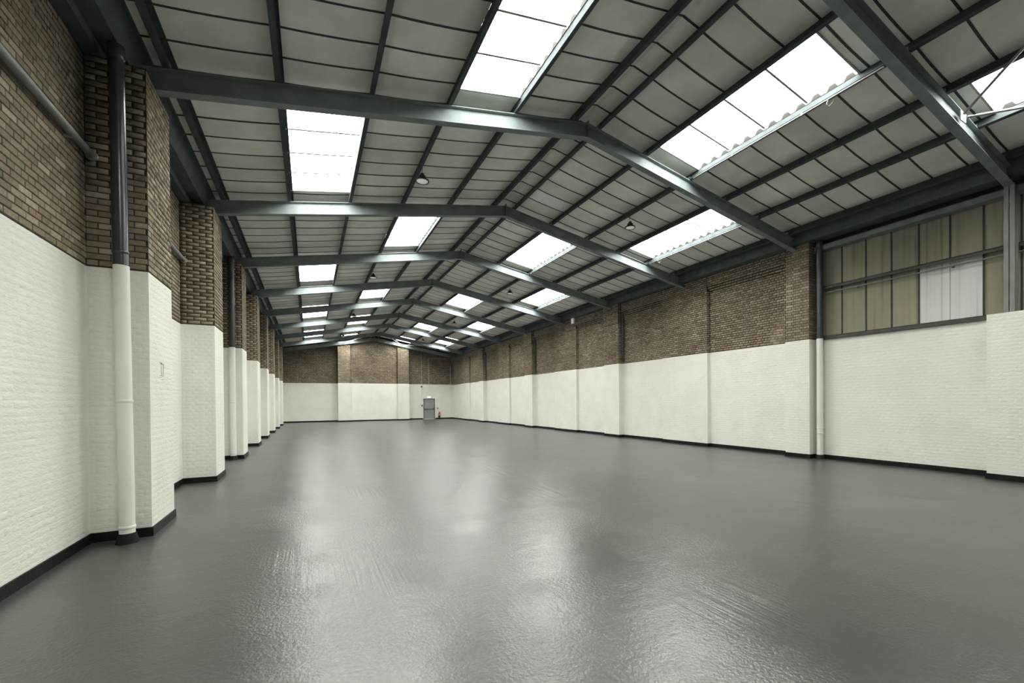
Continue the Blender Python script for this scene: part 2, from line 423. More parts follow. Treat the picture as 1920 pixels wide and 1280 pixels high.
for (y0, y1) in PILS:
    mb = MB(); mb.box(XQ, XR + .1, y0, y1, 0, HP, 0); mb.box(XQ, XR + .1, y0, y1, HP, 5.7, 1)
    o = mb.build('pilaster', ['white_paint', 'mortar'], wall_right)
    bare(Face('x-', XQ, y0, y1, HP, RTOP, 4), o); bare(Face('y-', y0, XQ, XR + .03, HP, 5.55, 2), o)
    painted(Face('x-', XQ, y0, y1, .1, HP, 4), o); painted(Face('y-', y0, XQ, XR + .03, .1, HP, 2), o)
allp = sorted(PIERS + PILS); gaps = [(allp[k][1], allp[k + 1][0]) for k in range(len(allp) - 1)] + [(allp[-1][1], YF)]
for (y0, y1) in gaps:
    bare(Face('x-', XR, y0, y1, HP, 5.55, 4), wall_right)
    bare(Face('x-', XR - .045, y0, y1, 5.55, 5.625, 4), wall_right); bare(Face('x-', XR - .09, y0, y1, 5.625, 5.70, 2), wall_right)
    bare(Face('x-', XQ, y0, y1, 5.70, RTOP, 4), wall_right)
    painted(Face('x-', XR, y0, y1, .1, HP, 4), wall_right)
painted(Face('x-', XD, 3.63, 7.238, .1, 3.335, 4), wall_right); painted(Face('x-', XD, YB, 2.5, .1, 3.335, 4), wall_right)
# brick base of the steel column
mb = MB(); mb.box(12.45, XD + .1, 2.5, 3.63, 0, 3.385); o = mb.build('pier', 'white_paint', wall_right)
painted(Face('x-', 12.45, 2.5, 3.63, .1, 3.385, 2), o)
# framed board cladding above the dado
CLX = 12.93
mb = MB(); mb.box(CLX + .03, CLX + .3, YB, 7.24, 3.33, 6.5); mb.build('cladding_backing', 'joint_dark', wall_right)
cy = [7.16, 6.60, 6.03, 5.47, 4.925, 4.36, 3.81, 3.25, 2.69, 2.13, 1.57]
TAN = (0.30, 0.275, 0.205)
for k in range(len(cy) - 1):
    y1, y0 = cy[k] - .014, cy[k + 1] + .014
    for (z0, z1, lo) in ((4.785, 6.0, 0), (3.43, 4.765, 1)):
        t = np.array(TAN) * random.uniform(.88, 1.08)
        if lo and k in (4, 5): t = np.array((0.66, 0.67, 0.655))
        g = .008 if (lo and k == 4) else 0
        mb = MB(); mb.box(CLX, CLX + .03, y0 - g, y1 + (.01 if lo and k == 5 else 0), z0, z1); mb.build('cladding_board', 'cladding_board', wall_right, tint=t)
for y in cy[1:-1]:
    if abs(y - 4.36) < .01:
        mb = MB(); mb.box(CLX - .012, CLX + .01, y - .016, y + .016, 4.78, 6.0); mb.build('cover_strip', 'joint_dark', wall_right); continue
    mb = MB(); mb.box(CLX - .012, CLX + .01, y - .016, y + .016, 3.40, 6.0); mb.build('cover_strip', 'joint_dark', wall_right)
mb = MB(); mb.box(12.78, CLX, 1.0, 7.15, 4.80, 4.815); mb.box(12.78, 12.79, 1.0, 7.15, 4.735, 4.815); mb.build('girt', 'rail_dark', wall_right)
mb = MB(); mb.box(12.80, CLX + .02, 1.0, 7.2, 3.42, 3.432); mb.box(12.80, 12.812, 1.0, 7.2, 3.335, 3.432)
mb.build('sill_rail', 'rail_dark', wall_right)
mb = MB(); mb.box(12.72, 12.735, 1.0, 7.2, 5.82, 5.96); mb.box(12.72, CLX, 1.0, 7.2, 5.95, 5.965); mb.box(12.72, CLX, 1.0, 7.2, 5.815, 5.828)
mb.build('eaves_rail', 'steel_paint', wall_right)

# ------------------------------------------------------------------ far gable wall
def roofz(x, d): return zraf(x) + d
def gable(mbx, x0, x1, ya, yb, z0, d, mi):
    xs = [x0] + ([XA] if x0 < XA < x1 else []) + [x1]
    for a, c in zip(xs[:-1], xs[1:]):
        mbx.add([(a, ya, z0), (c, ya, z0), (c, yb, z0), (a, yb, z0), (a, ya, roofz(a, d)), (c, ya, roofz(c, d)), (c, yb, roofz(c, d)), (a, yb, roofz(a, d))],
                [(0, 3, 2, 1), (4, 5, 6, 7), (0, 1, 5, 4), (1, 2, 6, 5), (2, 3, 7, 6), (3, 0, 4, 7)], mi)
mb = MB(); mb.box(XL - .2, 13.1, YF, YF + .3, 0, HPF, 0); gable(mb, XL - .2, 13.1, YF, YF + .3, HPF, 0.60, 1)
wall_far = mb.build('wall_far', ['white_paint', 'mortar'])
mb = MB(); mb.box(3.2, 7.3, YC, YF + .1, 0, HPF, 0); gable(mb, 3.2, 7.3, YC, YF + .1, HPF, 0.36, 1)
mb.build('middle_panel', ['white_paint', 'mortar'], wall_far)
tag(wall_far, 'far gable wall with two brick piers, white below and bare brick above', 'wall', kind='structure')
def gable_face(plane, x0, x1, z0, par, d=0.30):
    f = Face('y-', plane, x0, x1, z0, 7.7, 4)
    f.items = [q for q in f.items if q[3] < min(roofz(q[0], d), roofz(q[1], d))]; bare(f, par)
FP = [(2.22, 3.24), (7.28, 8.32)]
for (x0, x1) in FP:
    mb = MB(); mb.box(x0, x1, YFP, YF + .05, 0, HPF, 0); mb.box(x0, x1, YFP, YF + .05, HPF, roofz(x0 if x0 < XA else x1, 0) - .01, 1)
    o = mb.build('pier', ['white_paint', 'mortar'], wall_far)
    gable_face(YFP, x0, x1, HPF, o, -0.02); painted(Face('y-', YFP, x0, x1, .1, HPF, 2), o)
for (x0, x1, yy) in ((XL, 2.22, YF), (3.24, 7.28, YC), (8.32, XR, YF)):
    gable_face(yy, x0, x1, HPF, wall_far); painted(Face('y-', yy, x0, x1, .1, HPF, 4), wall_far)
mb = MB(); mb.box(XL - .2, 13.1, YB - .3, YB, 0, HP, 0); gable(mb, XL - .2, 13.1, YB - .3, YB, HP, 0.60, 1)
wall_back = mb.build('wall_back', ['white_paint', 'mortar'])
tag(wall_back, 'gable wall behind the camera, white below and brick above', 'wall', kind='structure')

# ------------------------------------------------------------------ black bitumen skirting
SK, SH = 0.018, 0.115
mb = MB()
for k in range(0, len(ys), 2): mb.box(XL, XL + SK, ys[k], ys[k + 1], 0, SH)
for i in range(-2, 8):
    y1 = Y0 + i * B; y0 = y1 - PW; mb.box(XL, XLP + SK, y0 - SK, y1 + SK, 0, SH)
tag(mb.build('baseboard_left', 'bitumen'), 'black bitumen skirting band along the left wall and piers', 'skirting', kind='structure')
mb = MB()
for (y0, y1) in gaps: mb.box(XR - SK, XR, y0, y1, 0, SH)
for (y0, y1) in PIERS: mb.box(XP - SK, XR, y0 - SK, y1 + SK, 0, SH)
for (y0, y1) in PILS: mb.box(XQ - SK, XR, y0 - SK, y1 + SK, 0, SH)
mb.box(XD - SK, XD, YB, 7.22, 0, SH); mb.box(12.45 - SK, XD, 2.5 - SK, 3.63 + SK, 0, SH)
tag(mb.build('baseboard_right', 'bitumen'), 'black bitumen skirting band along the right wall', 'skirting', kind='structure')
mb = MB(); mb.box(XL, 9.80, YF - SK, YF, 0, SH); mb.box(3.24, 7.28, YC - SK, YC, 0, SH); mb.box(11.0, XR, YF - SK, YF, 0, SH)
for (x0, x1) in FP: mb.box(x0 - SK, x1 + SK, YFP - SK, YF, 0, SH)
tag(mb.build('baseboard_far', 'bitumen'), 'black bitumen skirting band along the far wall', 'skirting', kind='structure')

# ------------------------------------------------------------------ rooflights: where they lie
WIN = []     # (slope, strip index, y0, y1, bay)
for i in range(-2, 8):
    y0, y1 = fy(i) + 0.72, fy(i + 1) - 0.22
    odd = i % 2 != 0
    WIN.append(('L', 3 if odd else 1, y0, y1, i)); WIN.append(('R', 1 if odd else 3, y0, y1, i))
LTOPX = [x - PD * math.sin(math.atan(SL)) for x in LPUR]; RTOPX = [x + PD * math.sin(math.atan(SR)) + .004 for x in RPUR]   # purlin tops
LX = [-2.08] + LTOPX + [XA]       # strips of the left slope: index s lies between LX[s] and LX[s+1]
RX = [XA] + RTOPX + [12.42]
def win_at(side, s):
    # strip index counted in purlin gaps
    return sorted([(w[2], w[3]) for w in WIN if w[0] == side and w[1] == s])

# ------------------------------------------------------------------ ceiling: lining boards, bars, purlins
mb = MB()
def slab(mbx, xa, xb, y0, y1, d0, d1):
    mbx.add([(xa, y0, zraf(xa) + d0), (xb, y0, zraf(xb) + d0), (xb, y1, zraf(xb) + d0), (xa, y1, zraf(xa) + d0),
             (xa, y0, zraf(xa) + d1), (xb, y0, zraf(xb) + d1), (xb, y1, zraf(xb) + d1), (xa, y1, zraf(xa) + d1)],
            [(0, 3, 2, 1), (4, 5, 6, 7), (0, 1, 5, 4), (1, 2, 6, 5), (2, 3, 7, 6), (3, 0, 4, 7)])
def spans(holes, a, c):
    out = []; p = a
    for h0, h1 in holes:
        out.append((p, h0)); p = h1
    out.append((p, c)); return [(q0, q1) for q0, q1 in out if q1 - q0 > 0.01]
strips = []
for s in range(7):
    strips.append(('L', s, LX[s], LX[s + 1], win_at('L', s - 1) if 1 <= s <= 5 else []))
    strips.append(('R', s, RX[s], RX[s + 1], win_at('R', s - 1) if 1 <= s <= 5 else []))
# purlin gap indices -> strip indices: left gap g lies in strip g+1 counted from the eaves, right gap g from the ridge
for side, s, xa, xb, holes in strips:
    xo0 = xa - (0.35 if (side == 'L' and s == 0) else 0); xo1 = xb + (0.6 if (side == 'R' and s == 6) else 0)
    for q0, q1 in spans(holes, YB - .3, YF + .3): slab(mb, xo0, xo1, q0, q1, PANZ + .10, PANZ + .16)
ceiling = mb.build('ceiling', 'roof_sheet')
tag(ceiling, 'pitched roof lined with grey boards on dark steel purlins', 'ceiling', kind='structure')
jy = [JY + k * JS for k in range(-24, 60)]
NSEG = 6; TH = 0.02
def board_mesh(xa, xb, ly, tint, sag):
    """lining board hanging slightly between two purlins, origin at the strip's lower-left corner, y from 0 to ly"""
    g = 0.016; V = []; Fq = []
    for top in (0, 1):
        for k in range(NSEG + 1):
            t = k / NSEG; x = xa + (xb - xa) * t; dz = zraf(x) - zraf(xa) - sag * 4 * t * (1 - t) + top * TH
            V.append((x - xa, g, dz)); V.append((x - xa, ly - g, dz))
    n = 2 * (NSEG + 1)
    for k in range(NSEG):
        a = 2 * k; Fq.append((a, a + 1, a + 3, a + 2)); c = n + 2 * k; Fq.append((c, c + 2, c + 3, c + 1))
        Fq.append((a, a + 2, c + 2, c)); Fq.append((a + 1, c + 1, c + 3, a + 3))
    Fq.append((0, n, n + 1, 1)); Fq.append((n - 2, n - 1, 2 * n - 1, 2 * n - 2))
    m_ = MB(); m_.add(V, Fq, 0, False); return m_
BOARD = np.array((0.77, 0.79, 0.73))
WHITEB = [('R', 1, 11.0), ('R', 5, 13.3)]
boards = []
for side, s, xa, xb, holes in strips:
    sag = 0.0 if (xb - xa) < 0.6 else (0.016 if side == 'L' else 0.024)
    for k in range(len(jy) - 1):
        for q0, q1 in spans(holes, -99, 99):
            a, c = max(jy[k], q0, YB), min(jy[k + 1], q1, YF - .02)
            if c - a < 0.06: continue
            boards.append((side, s, xa, xb, a, c, sag))
def bcen(b): return ((b[2] + b[3]) / 2, (b[4] + b[5]) / 2, zraf((b[2] + b[3]) / 2) + PANZ)
vis = sorted([b for b in boards if in_view(bcen(b), 0.0)], key=lambda b: Vector(bcen(b)).length)[:300]
vid = set(map(id, vis)); _bc = {}; rest = MB(); rtint = []
for bd in boards:
    side, s, xa, xb, a, c, sag = bd
    white = any(side == w[0] and s == w[1] and a <= w[2] < c for w in WHITEB)
    var = 99 if white else random.randrange(5)
    tint = BOARD * (1.2 if white else (0.90 + 0.045 * var)) * (np.array((.97, 1.0, 1.08)) if white else 1)
    if id(bd) in vid:
        key = (side, s, round(c - a, 3), var)
        if key not in _bc: _bc[key] = board_mesh(xa, xb, c - a, tint, sag).mesh('lining_board', 'lining_board', tint)
        o = bpy.data.objects.new('lining_board', _bc[key]); o.location = (xa, a, zraf(xa) + PANZ + random.uniform(0, .006)); link(o, ceiling)
    else:
        q = board_mesh(xa, xb, c - a, tint, sag)
        rest.add([(v[0] + xa, v[1] + a, v[2] + zraf(xa) + PANZ) for v in q.v], q.f); rtint += [tint] * len(q.v)
o = rest.build('lining_boards_far', 'lining_board', ceiling, tint=None); set_tint(o.data, np.array(rtint)); o['kind'] = 'stuff'
# dark bars closing the joints between boards
for side in 'LR':
    for y in jy:
        if y > YF - .05 or y < -1.5: continue
        mb = MB()
        for sd, s, xa, xb, holes in strips:
            if sd != side or any(h0 - .02 < y < h1 + .02 for h0, h1 in holes): continue
            sag = 0.0 if (xb - xa) < 0.6 else (0.016 if side == 'L' else 0.024)
            V = []; Fq = []
            for k in range(NSEG + 1):
                t = k / NSEG; x = xa + (xb - xa) * t; z = zraf(x) + PANZ - sag * 4 * t * (1 - t)
                for yy, zz in ((-.017, -.004), (.017, -.004), (.017, .024), (-.017, .024)): V.append((x, y + yy, z + zz))
            for k in range(NSEG):
                for q in range(4): Fq.append((4 * k + q, 4 * k + (q + 1) % 4, 4 * k + 4 + (q + 1) % 4, 4 * k + 4 + q))
            mb.add(V, Fq)
        mb.build('joint_bar', 'joint_dark', ceiling)
# purlins: lipped Z sections, one length per bay
def z_prof(sl):
    ca, sa = math.cos(math.atan(sl)), math.sin(math.atan(sl)); t = .006; D = PD; w = .07; lip = .022
    pr = [(-w, 0), (0 + t, 0), (t, D - t), (w, D - t), (w, D - lip), (w + t, D - lip), (w + t, D), (0, D), (0, t), (-w + t, t), (-w + t, lip), (-w, lip)]
    return [(u * ca - v * sa, 0, u * sa + v * ca) for u, v in pr]
pm = {}
for side, xs, sl in (('L', LPUR, SL), ('R', RPUR, -SR)):
    for i in range(-2, 8):
        L = fy(i + 1) - fy(i); L = YF - fy(i) if i == 7 else L
        key = (side, round(L, 3))
        if key not in pm: pm[key] = MB().extrude(z_prof(sl), (0, 0, 0), (0, L, 0)).mesh('purlin', 'purlin_paint')
        for x in xs:
            o = bpy.data.objects.new('purlin', pm[key]); o.location = (x, fy(i) + FW / 2, zraf(x) + RD); link(o, ceiling)
# eaves gutters on both sides, one length per bay
for i in range(-2, 8):
    y0, y1 = fy(i) + FW / 2, (fy(i + 1) + FW / 2 if i < 7 else YF)
    mb = MB(); mb.extrude([(XL, 0, 6.06), (-2.02, 0, 6.06), (-1.90, 0, 6.40), (-1.885, 0, 6.40), (-1.885, 0, 6.43), (-1.93, 0, 6.43), (-2.05, 0, 6.09), (XL, 0, 6.09)][::-1], (0, y0, 0), (0, y1, 0))
    mb.box(XL, XL + .16, y0, y1, 5.93, 6.06)
    mb.build('eaves_gutter', 'gutter_grey', ceiling)
    mb = MB(); mb.extrude([(12.40, 0, 6.09), (12.80, 0, 6.09), (12.80, 0, 6.12), (12.42, 0, 6.12), (12.42, 0, 6.44), (12.40, 0, 6.44)], (0, y0, 0), (0, y1, 0))
    mb.build('eaves_gutter', 'gutter_grey', ceiling)

# ------------------------------------------------------------------ rooflights
ORD = ['first', 'second', 'third', 'fourth', 'fifth', 'sixth', 'seventh', 'eighth', 'ninth', 'tenth']
AMP = 0.040
def wave(y):
    p = (y / PITCH_C + 0.75) % 1.0
    return AMP * max(-1, min(1, 2.2 * math.sin(2 * math.pi * p)))
num = 0
for side, s, y0, y1, bay in sorted(WIN, key=lambda w: (-w[4], w[0])):
    num += 1
    xa, xb = (LTOPX[s], LTOPX[s + 1]) if side == 'L' else (RTOPX[s], RTOPX[s + 1])
    xm = (xa + xb) / 2
    root = empty('window_%d' % num, (xm, (y0 + y1) / 2, zraf(xm) + PANZ))
    up_dn = ('near the ridge' if (side == 'L') == (s == 3) else 'near the eaves')
    tag(root, 'daylit corrugated rooflight %s in the %s roof slope, %s bay from the far gable' % (up_dn, 'left' if side == 'L' else 'right', ORD[7 - bay]), 'skylight', kind='structure')
    def P(mbq, nm, mt):
        q = mbq.build(nm, mt, root); q.matrix_parent_inverse = Matrix.Translation(root.location).inverted(); return q
    npn = 4; yl = (y1 - y0) / npn; PITCH_C = yl / 3
    for k in range(npn):
        a, c = y0 + k * yl, y0 + (k + 1) * yl; n = 18; V = []; Fq = []
        lift = 0.004 * (k % 2)
        for j in range(n + 1):
            y = a + (c - a) * j / n; w = wave(y - y0) + PANZ + .045 + lift
            V += [(xa + .002, y, zraf(xa + .002) + w), (xb + .04, y, zraf(xb + .04) + w)]
        for j in range(n): Fq.append((2 * j, 2 * j + 2, 2 * j + 3, 2 * j + 1))
        mb = MB(); mb.add(V, Fq); P(mb, 'pane', 'rooflight_sheet')
        if k:   # lapped edge between two sheets
            w = PANZ + .045 - AMP; mb = MB()
            slab(mb, xa + .03, xb - .03, a - .020, a + .020, w - .010, w - .004); P(mb, 'lap_strip', 'upstand')
    for xe in (xa + .012, xb - .006):      # profiled closure pieces between sheet and purlin
        nn = 72; V = []; Fq = []
        for j in range(nn + 1):
            y = y0 + (y1 - y0) * j / nn; zt = zraf(xe) + PANZ + .043 + wave(y - y0); zb = zraf(xe) + PANZ - .012
            V += [(xe - .005, y, zb), (xe - .005, y, zt), (xe + .005, y, zb), (xe + .005, y, zt)]
        for j in range(nn):
            a = 4 * j; Fq += [(a, a + 1, a + 5, a + 4), (a + 2, a + 6, a + 7, a + 3), (a + 1, a + 3, a + 7, a + 5), (a, a + 4, a + 6, a + 2)]
        mb = MB(); mb.add(V, Fq); P(mb, 'profile_filler', 'filler_dark')
    for (q0, q1) in ((y0 - .03, y0), (y1, y1 + .03)):
        mb = MB(); slab(mb, xa + .01, xb - .01, q0, q1, PANZ - .03, PANZ + .10); P(mb, 'end_board', 'upstand')

# ------------------------------------------------------------------ roof frames
def ibeam(mbx, x0, x1, yc):
    t, w = .014, FW / 2; prof = [(-w, 0), (w, 0), (w, t), (.005, t), (.005, RD - t), (w, RD - t), (w, RD), (-w, RD), (-w, RD - t), (-.005, RD - t), (-.005, t), (-w, t)]
    a = [(x0, yc + u, zraf(x0) + v) for u, v in prof]; c = [(x1, yc + u, zraf(x1) + v) for u, v in prof]; n = len(prof)
    mbx.add(a + c, [(i, n + i, n + (i + 1) % n, (i + 1) % n) for i in range(n)] + [tuple(range(n)), tuple(reversed(range(n, 2 * n)))])
for i in range(-2, 9):
    yc = fy(i) + FW / 2
    root = empty('roof_frame', (XA, yc, zraf(XA)))
    where = {8: 'against the far gable wall', -1: 'crossing the top right corner, nearest the camera', -2: 'behind the camera'}.get(i, '%s in front of the far gable frame' % ORD[7 - i])
    if i == 0: where = 'widest in view, on the nearest left brick pier'
    tag(root, 'dark grey steel pitched roof beam %s' % where, 'roof beam', group='steel roof frames')
    inv = Matrix.Translation(root.location).inverted()
    def P(mbq, nm, mt='steel_paint'):
        q = mbq.build(nm, mt, root); q.matrix_parent_inverse = inv; return q
    mb = MB(); ibeam(mb, -2.25, XA - .006, yc); P(mb, 'rafter')
    mb = MB(); ibeam(mb, XA + .006, 12.62 if i % 2 == 0 else 12.70, yc); P(mb, 'rafter')
    mb = MB(); mb.box(XA - .012, XA + .012, yc - .085, yc + .085, zraf(XA) - .012, zraf(XA) + RD + .05); P(mb, 'apex_plate')
    for dx in (-.03, .03):
        for dz in (.07, .15, .23):
            for dy in (-.045, .045):
                if dy > 0: continue
                mb = MB(); mb.tube([(XA + dx - .012, yc + dy, zraf(XA) + dz), (XA + dx + .012, yc + dy, zraf(XA) + dz)], .014, 6); P(mb, 'bolt')
    for x in LPUR + RPUR:      # angle cleats that hold the purlins
        mb = MB(); mb.box(x - .055, x - .008, yc - .05, yc + .05, zraf(x) + RD, zraf(x) + RD + .012); mb.box(x - .02, x - .008, yc - .05, yc + .05, zraf(x) + RD, zraf(x) + RD + .11)
        P(mb, 'purlin_cleat')
    if i % 2 == 0 and i >= 0 or i == -1 or i == -2 or i % 2:
        mb = MB(); mb.box(XL + .05, -1.83, yc - .09, yc + .09, LTOP - .002, LTOP + .012); P(mb, 'bearing_plate')
    if i in (-1, -2):
        mb = MB(); x0, x1, w = 12.55, 12.76, .078
        mb.box(x0, x0 + .014, yc - w, yc + w, 3.38, 5.97); mb.box(x1 - .014, x1, yc - w, yc + w, 3.38, 5.97); mb.box(x0, x1, yc - .006, yc + .006, 3.38, 5.97)
        P(mb, 'column', 'column_grey')
        mb = MB(); mb.box(12.50, 12.80, yc - .11, yc + .11, 3.384, 3.40); P(mb, 'base_plate', 'column_grey')

# ------------------------------------------------------------------ wind bracing rods
def rod(p, q, label):
    root = empty('bracing_rod', p); inv = Matrix.Translation(root.location).inverted()
    tag(root, label, 'bracing rod', group='roof bracing rods')
    d = (Vector(q) - Vector(p)).normalized()
    a = MB().tube([Vector(p) + d * .10, Vector(q) - d * .10], .022, 10).build('tube', 'galvanised', root); a.matrix_parent_inverse = inv
    for s, e in ((p, 1), (q, -1)):
        a = MB().tube([Vector(s), Vector(s) + d * e * .12], [.028, .014], 8).build('end_fitting', 'galvanised', root); a.matrix_parent_inverse = inv
yb = fy(-1) - .05
rod((10.08, yb, zraf(10.08) + .20), (6.2, fy(-2) + FW + .02, zraf(6.2) + .20), 'steel bracing rod running from top right beam up toward the ridge')
rod((10.18, yb, zraf(10.18) + .18), (12.3, fy(-2) + FW + .7, zraf(12.3) + .16), 'steel bracing rod running from top right beam toward the eaves')
mb = MB(); mb.box(10.02, 10.24, yb + .032, yb + .048, zraf(10.13) + .10, zraf(10.13) + .27)
tag(mb.build('bracing_bracket', 'galvanised'), 'small steel bracket joining bracing rods to top right roof beam', 'bracket')
for (xv, xs) in ((2.72, (0.4, 4.9)), (7.7, (5.7, 10.2))):
    for x in xs:
        side = 'left' if xv < XA else 'right'
        rod((xv + (.04 if x > xv else -.04), fy(8) - .03, zraf(xv) + .18), (x, fy(7) + FW + .02, zraf(x) + .18),
            'far bracing rod in the last bay, %s slope, leaning %s' % (side, 'to the ridge' if abs(x - XA) < 1 else 'to the eaves'))

# ------------------------------------------------------------------ high-bay lamps
lens_prof = [(0.0, 0.0), (0.118, 0.0), (0.124, 0.006)]
body_prof = [(0.124, 0.004), (0.145, -0.006), (0.150, 0.012), (0.146, 0.030), (0.105, 0.046), (0.085, 0.055), (0.083, 0.105), (0.075, 0.122), (0.030, 0.128), (0.0, 0.128)]
for side, xl, dz in (('left', 2.30, .0), ('right', 8.25, 0)):
    for k, yl in enumerate((9.78, 18.2, 26.8, 35.4)):
        zp = zraf(xl) + RD; z = zp - .37
        root = empty('high_bay_lamp', (xl, yl, z)); inv = Matrix.Translation(root.location).inverted()
        tag(root, 'black round high-bay lamp hanging under the %s slope, %s from the camera' % (side, ORD[k]), 'lamp', group='high-bay lamps')
        for nm, mt, mbq in (('housing', 'lamp_black', MB().lathe(body_prof, (xl, yl, z))), ('lens', 'lamp_lens', MB().lathe(lens_prof, (xl, yl, z))),
                            ('hanger', 'metal_bar', MB().tube([(xl, yl, z + .128), (xl, yl, zp)], .006, 6)),
                            ('driver_box', 'lamp_black', MB().lathe([(0.0, .128), (.045, .128), (.045, .175), (0.0, .175)], (xl, yl, z), 12))):
            q = mbq.build(nm, mt, root); q.matrix_parent_inverse = inv
            if nm == 'housing': hs = q
            if nm in ('lens', 'driver_box'): q.parent = hs; q.matrix_parent_inverse = Matrix()

# ------------------------------------------------------------------ conduits below the rooflights of the right slope
for side, s, y0, y1, bay in WIN:
    if side != 'R' or bay < -1 or bay > 6: continue
    x = RPUR[s + 1] - .055; z = zraf(x) + RD + .0
    r = MB().tube([(x, y0 - .4, z - .022), (x, y1 + .1, z - .022)], .016, 8)
    root = empty('roof_conduit', (x, y0, z)); inv = Matrix.Translation(root.location).inverted()
    tag(root, 'galvanised conduit under the right slope rooflight, %s bay from the far gable' % ORD[7 - bay], 'conduit', group='conduits along the rooflights')
    q = r.build('tube', 'galvanised', root); q.matrix_parent_inverse = inv
    for yy in (y0 + .9, y0 + 2.4):
        q = MB().box(x - .022, x + .022, yy - .012, yy + .012, z - .042, z + .002).build('saddle', 'galvanised', root); q.matrix_parent_inverse = inv
    if bay in (-1, 0):
        yy = y0 + (.45 if bay == -1 else 3.05)
        q = MB().tube([(x, yy, z - .03), (x + .03, yy + .03, z - .07), (x + .07, yy + .02, z - .10), (x + .08, yy - .04, z - .07), (x + .05, yy - .08, z - .03)], .014, 8).build('flex_loop', 'plastic_white', root)
        q.matrix_parent_inverse = inv

# ------------------------------------------------------------------ downpipes
def downpipe(x, y, r, ztop, zpaint, label, collars, tilt=(0, 0), boot=True):
    root = empty('downpipe', (x, y, 0)); inv = Matrix.Translation(root.location).inverted()
    tag(root, label, 'drainpipe', group='cast iron downpipes')
    def at(z): t = 1 - z / ztop; return (x + tilt[0] * t, y + tilt[1] * t, z)
    def P(mbq, nm, mt): q = mbq.build(nm, mt, root); q.matrix_parent_inverse = inv
    P(MB().tube([at(zpaint), at(ztop)], r, 24), 'upper_pipe', 'pipe_grey')
    P(MB().tube([at(.10), at(zpaint)], r, 24), 'lower_pipe', 'pipe_white')
    P(MB().tube([at(ztop - .18), at(ztop - .16), at(ztop - .02), at(ztop)], [r, r * 1.14, r * 1.14, r], 24), 'top_collar', 'pipe_grey')
    for zc, mt in collars:
        P(MB().tube([at(zc - .02), at(zc - .014), at(zc + .014), at(zc + .02)], [r, r * 1.08, r * 1.08, r], 24), 'collar', mt)
    if boot:
        P(MB().tube([at(0), at(.03), at(.09), at(.12)], [r * 1.5, r * 1.38, r * 1.2, r * 1.1], 20), 'boot', 'bitumen')
downpipe(-2.035, 6.975, .076, 6.02, HP, 'large downpipe beside the nearest left pier, dark grey above and white below', [(3.52, 'pipe_grey'), (1.72, 'pipe_white'), (.19, 'pipe_white')], (.05, -.035))
downpipe(-2.04, 15.62, .08, 6.06, HP, 'downpipe beside the third left pier, dark grey above and white below', [(1.72, 'pipe_white'), (.19, 'pipe_white')])
downpipe(12.70, 7.06, .082, 6.09, HP, 'downpipe on the right wall beside the boarded cladding', [(.86, 'pipe_white'), (.72, 'pipe_white')], (-.0, 0), True)
for k, (y0, y1) in enumerate(PIERS[1:]):
    x, y = 12.735, y0 - .055
    root = empty('downpipe', (x, y, 3.5)); inv = Matrix.Translation(root.location).inverted()
    tag(root, 'slim dark downpipe in the corner of the %s right-hand brick pier' % ORD[k + 1], 'drainpipe', group='slim dark downpipes')
    q = MB().tube([(x - .06, y, 6.09), (x - .06, y, 5.75), (x - .04, y, 5.62), (x, y, 5.45), (x, y, 5.30), (x, y, 3.62)], .042, 14).build('pipe', 'pipe_grey', root); q.matrix_parent_inverse = inv
    q = MB().tube([(x, y, 3.64), (x, y, 3.55), (x + .02, y, 3.51), (x + .05, y, 3.50)], .046, 14).build('shoe', 'pipe_grey', root); q.matrix_parent_inverse = inv
    q = MB().tube([(x, y, 4.5), (x, y, 4.56)], .05, 14).build('collar', 'pipe_grey', root); q.matrix_parent_inverse = inv

# pipe run along the left wall, bay by bay
for i in range(0, 3):
    ya, yb_ = Y0 + (i - 1) * B, Y0 + i * B - PW
    root = empty('wall_pipe', (XL + .07, ya, 4.70)); inv = Matrix.Translation(root.location).inverted()
    tag(root, 'grey horizontal pipe on the left bare brickwork, %s' % ['nearest the camera', 'between first and second piers', 'between second and third piers'][i], 'pipe', group='horizontal wall pipes')
    q = MB().tube([(XL + .07, ya, 4.72), (XL + .07, yb_, 4.70)], .042, 14).build('tube', 'column_grey', root); q.matrix_parent_inverse = inv
    for yy in (ya + .8, yb_ - .5):
        q = MB().box(XL, XL + .07, yy - .02, yy + .02, 4.655, 4.675).build('bracket', 'conduit_dull', root); q.matrix_parent_inverse = inv
    q = MB().tube([(XL + .07, yb_ - .04, 4.70), (XL + .07, yb_, 4.70)], .06, 12).build('flange', 'conduit_dull', root); q.matrix_parent_inverse = inv

# rail pipe in front of the cladding
root = empty('cladding_pipe', (12.80, 3.6, 4.62)); inv = Matrix.Translation(root.location).inverted()
tag(root, 'thin grey pipe running across the boarded cladding on the right', 'pipe')
q = MB().tube([(12.83, 1.2, 4.64), (12.83, 7.1, 4.63)], .016, 10).build('tube', 'column_grey', root); q.matrix_parent_inverse = inv
for yy in (2.2, 4.3, 6.2):
    q = MB().box(12.82, CLX, yy - .015, yy + .015, 4.605, 4.655).build('clip', 'column_grey', root); q.matrix_parent_inverse = inv

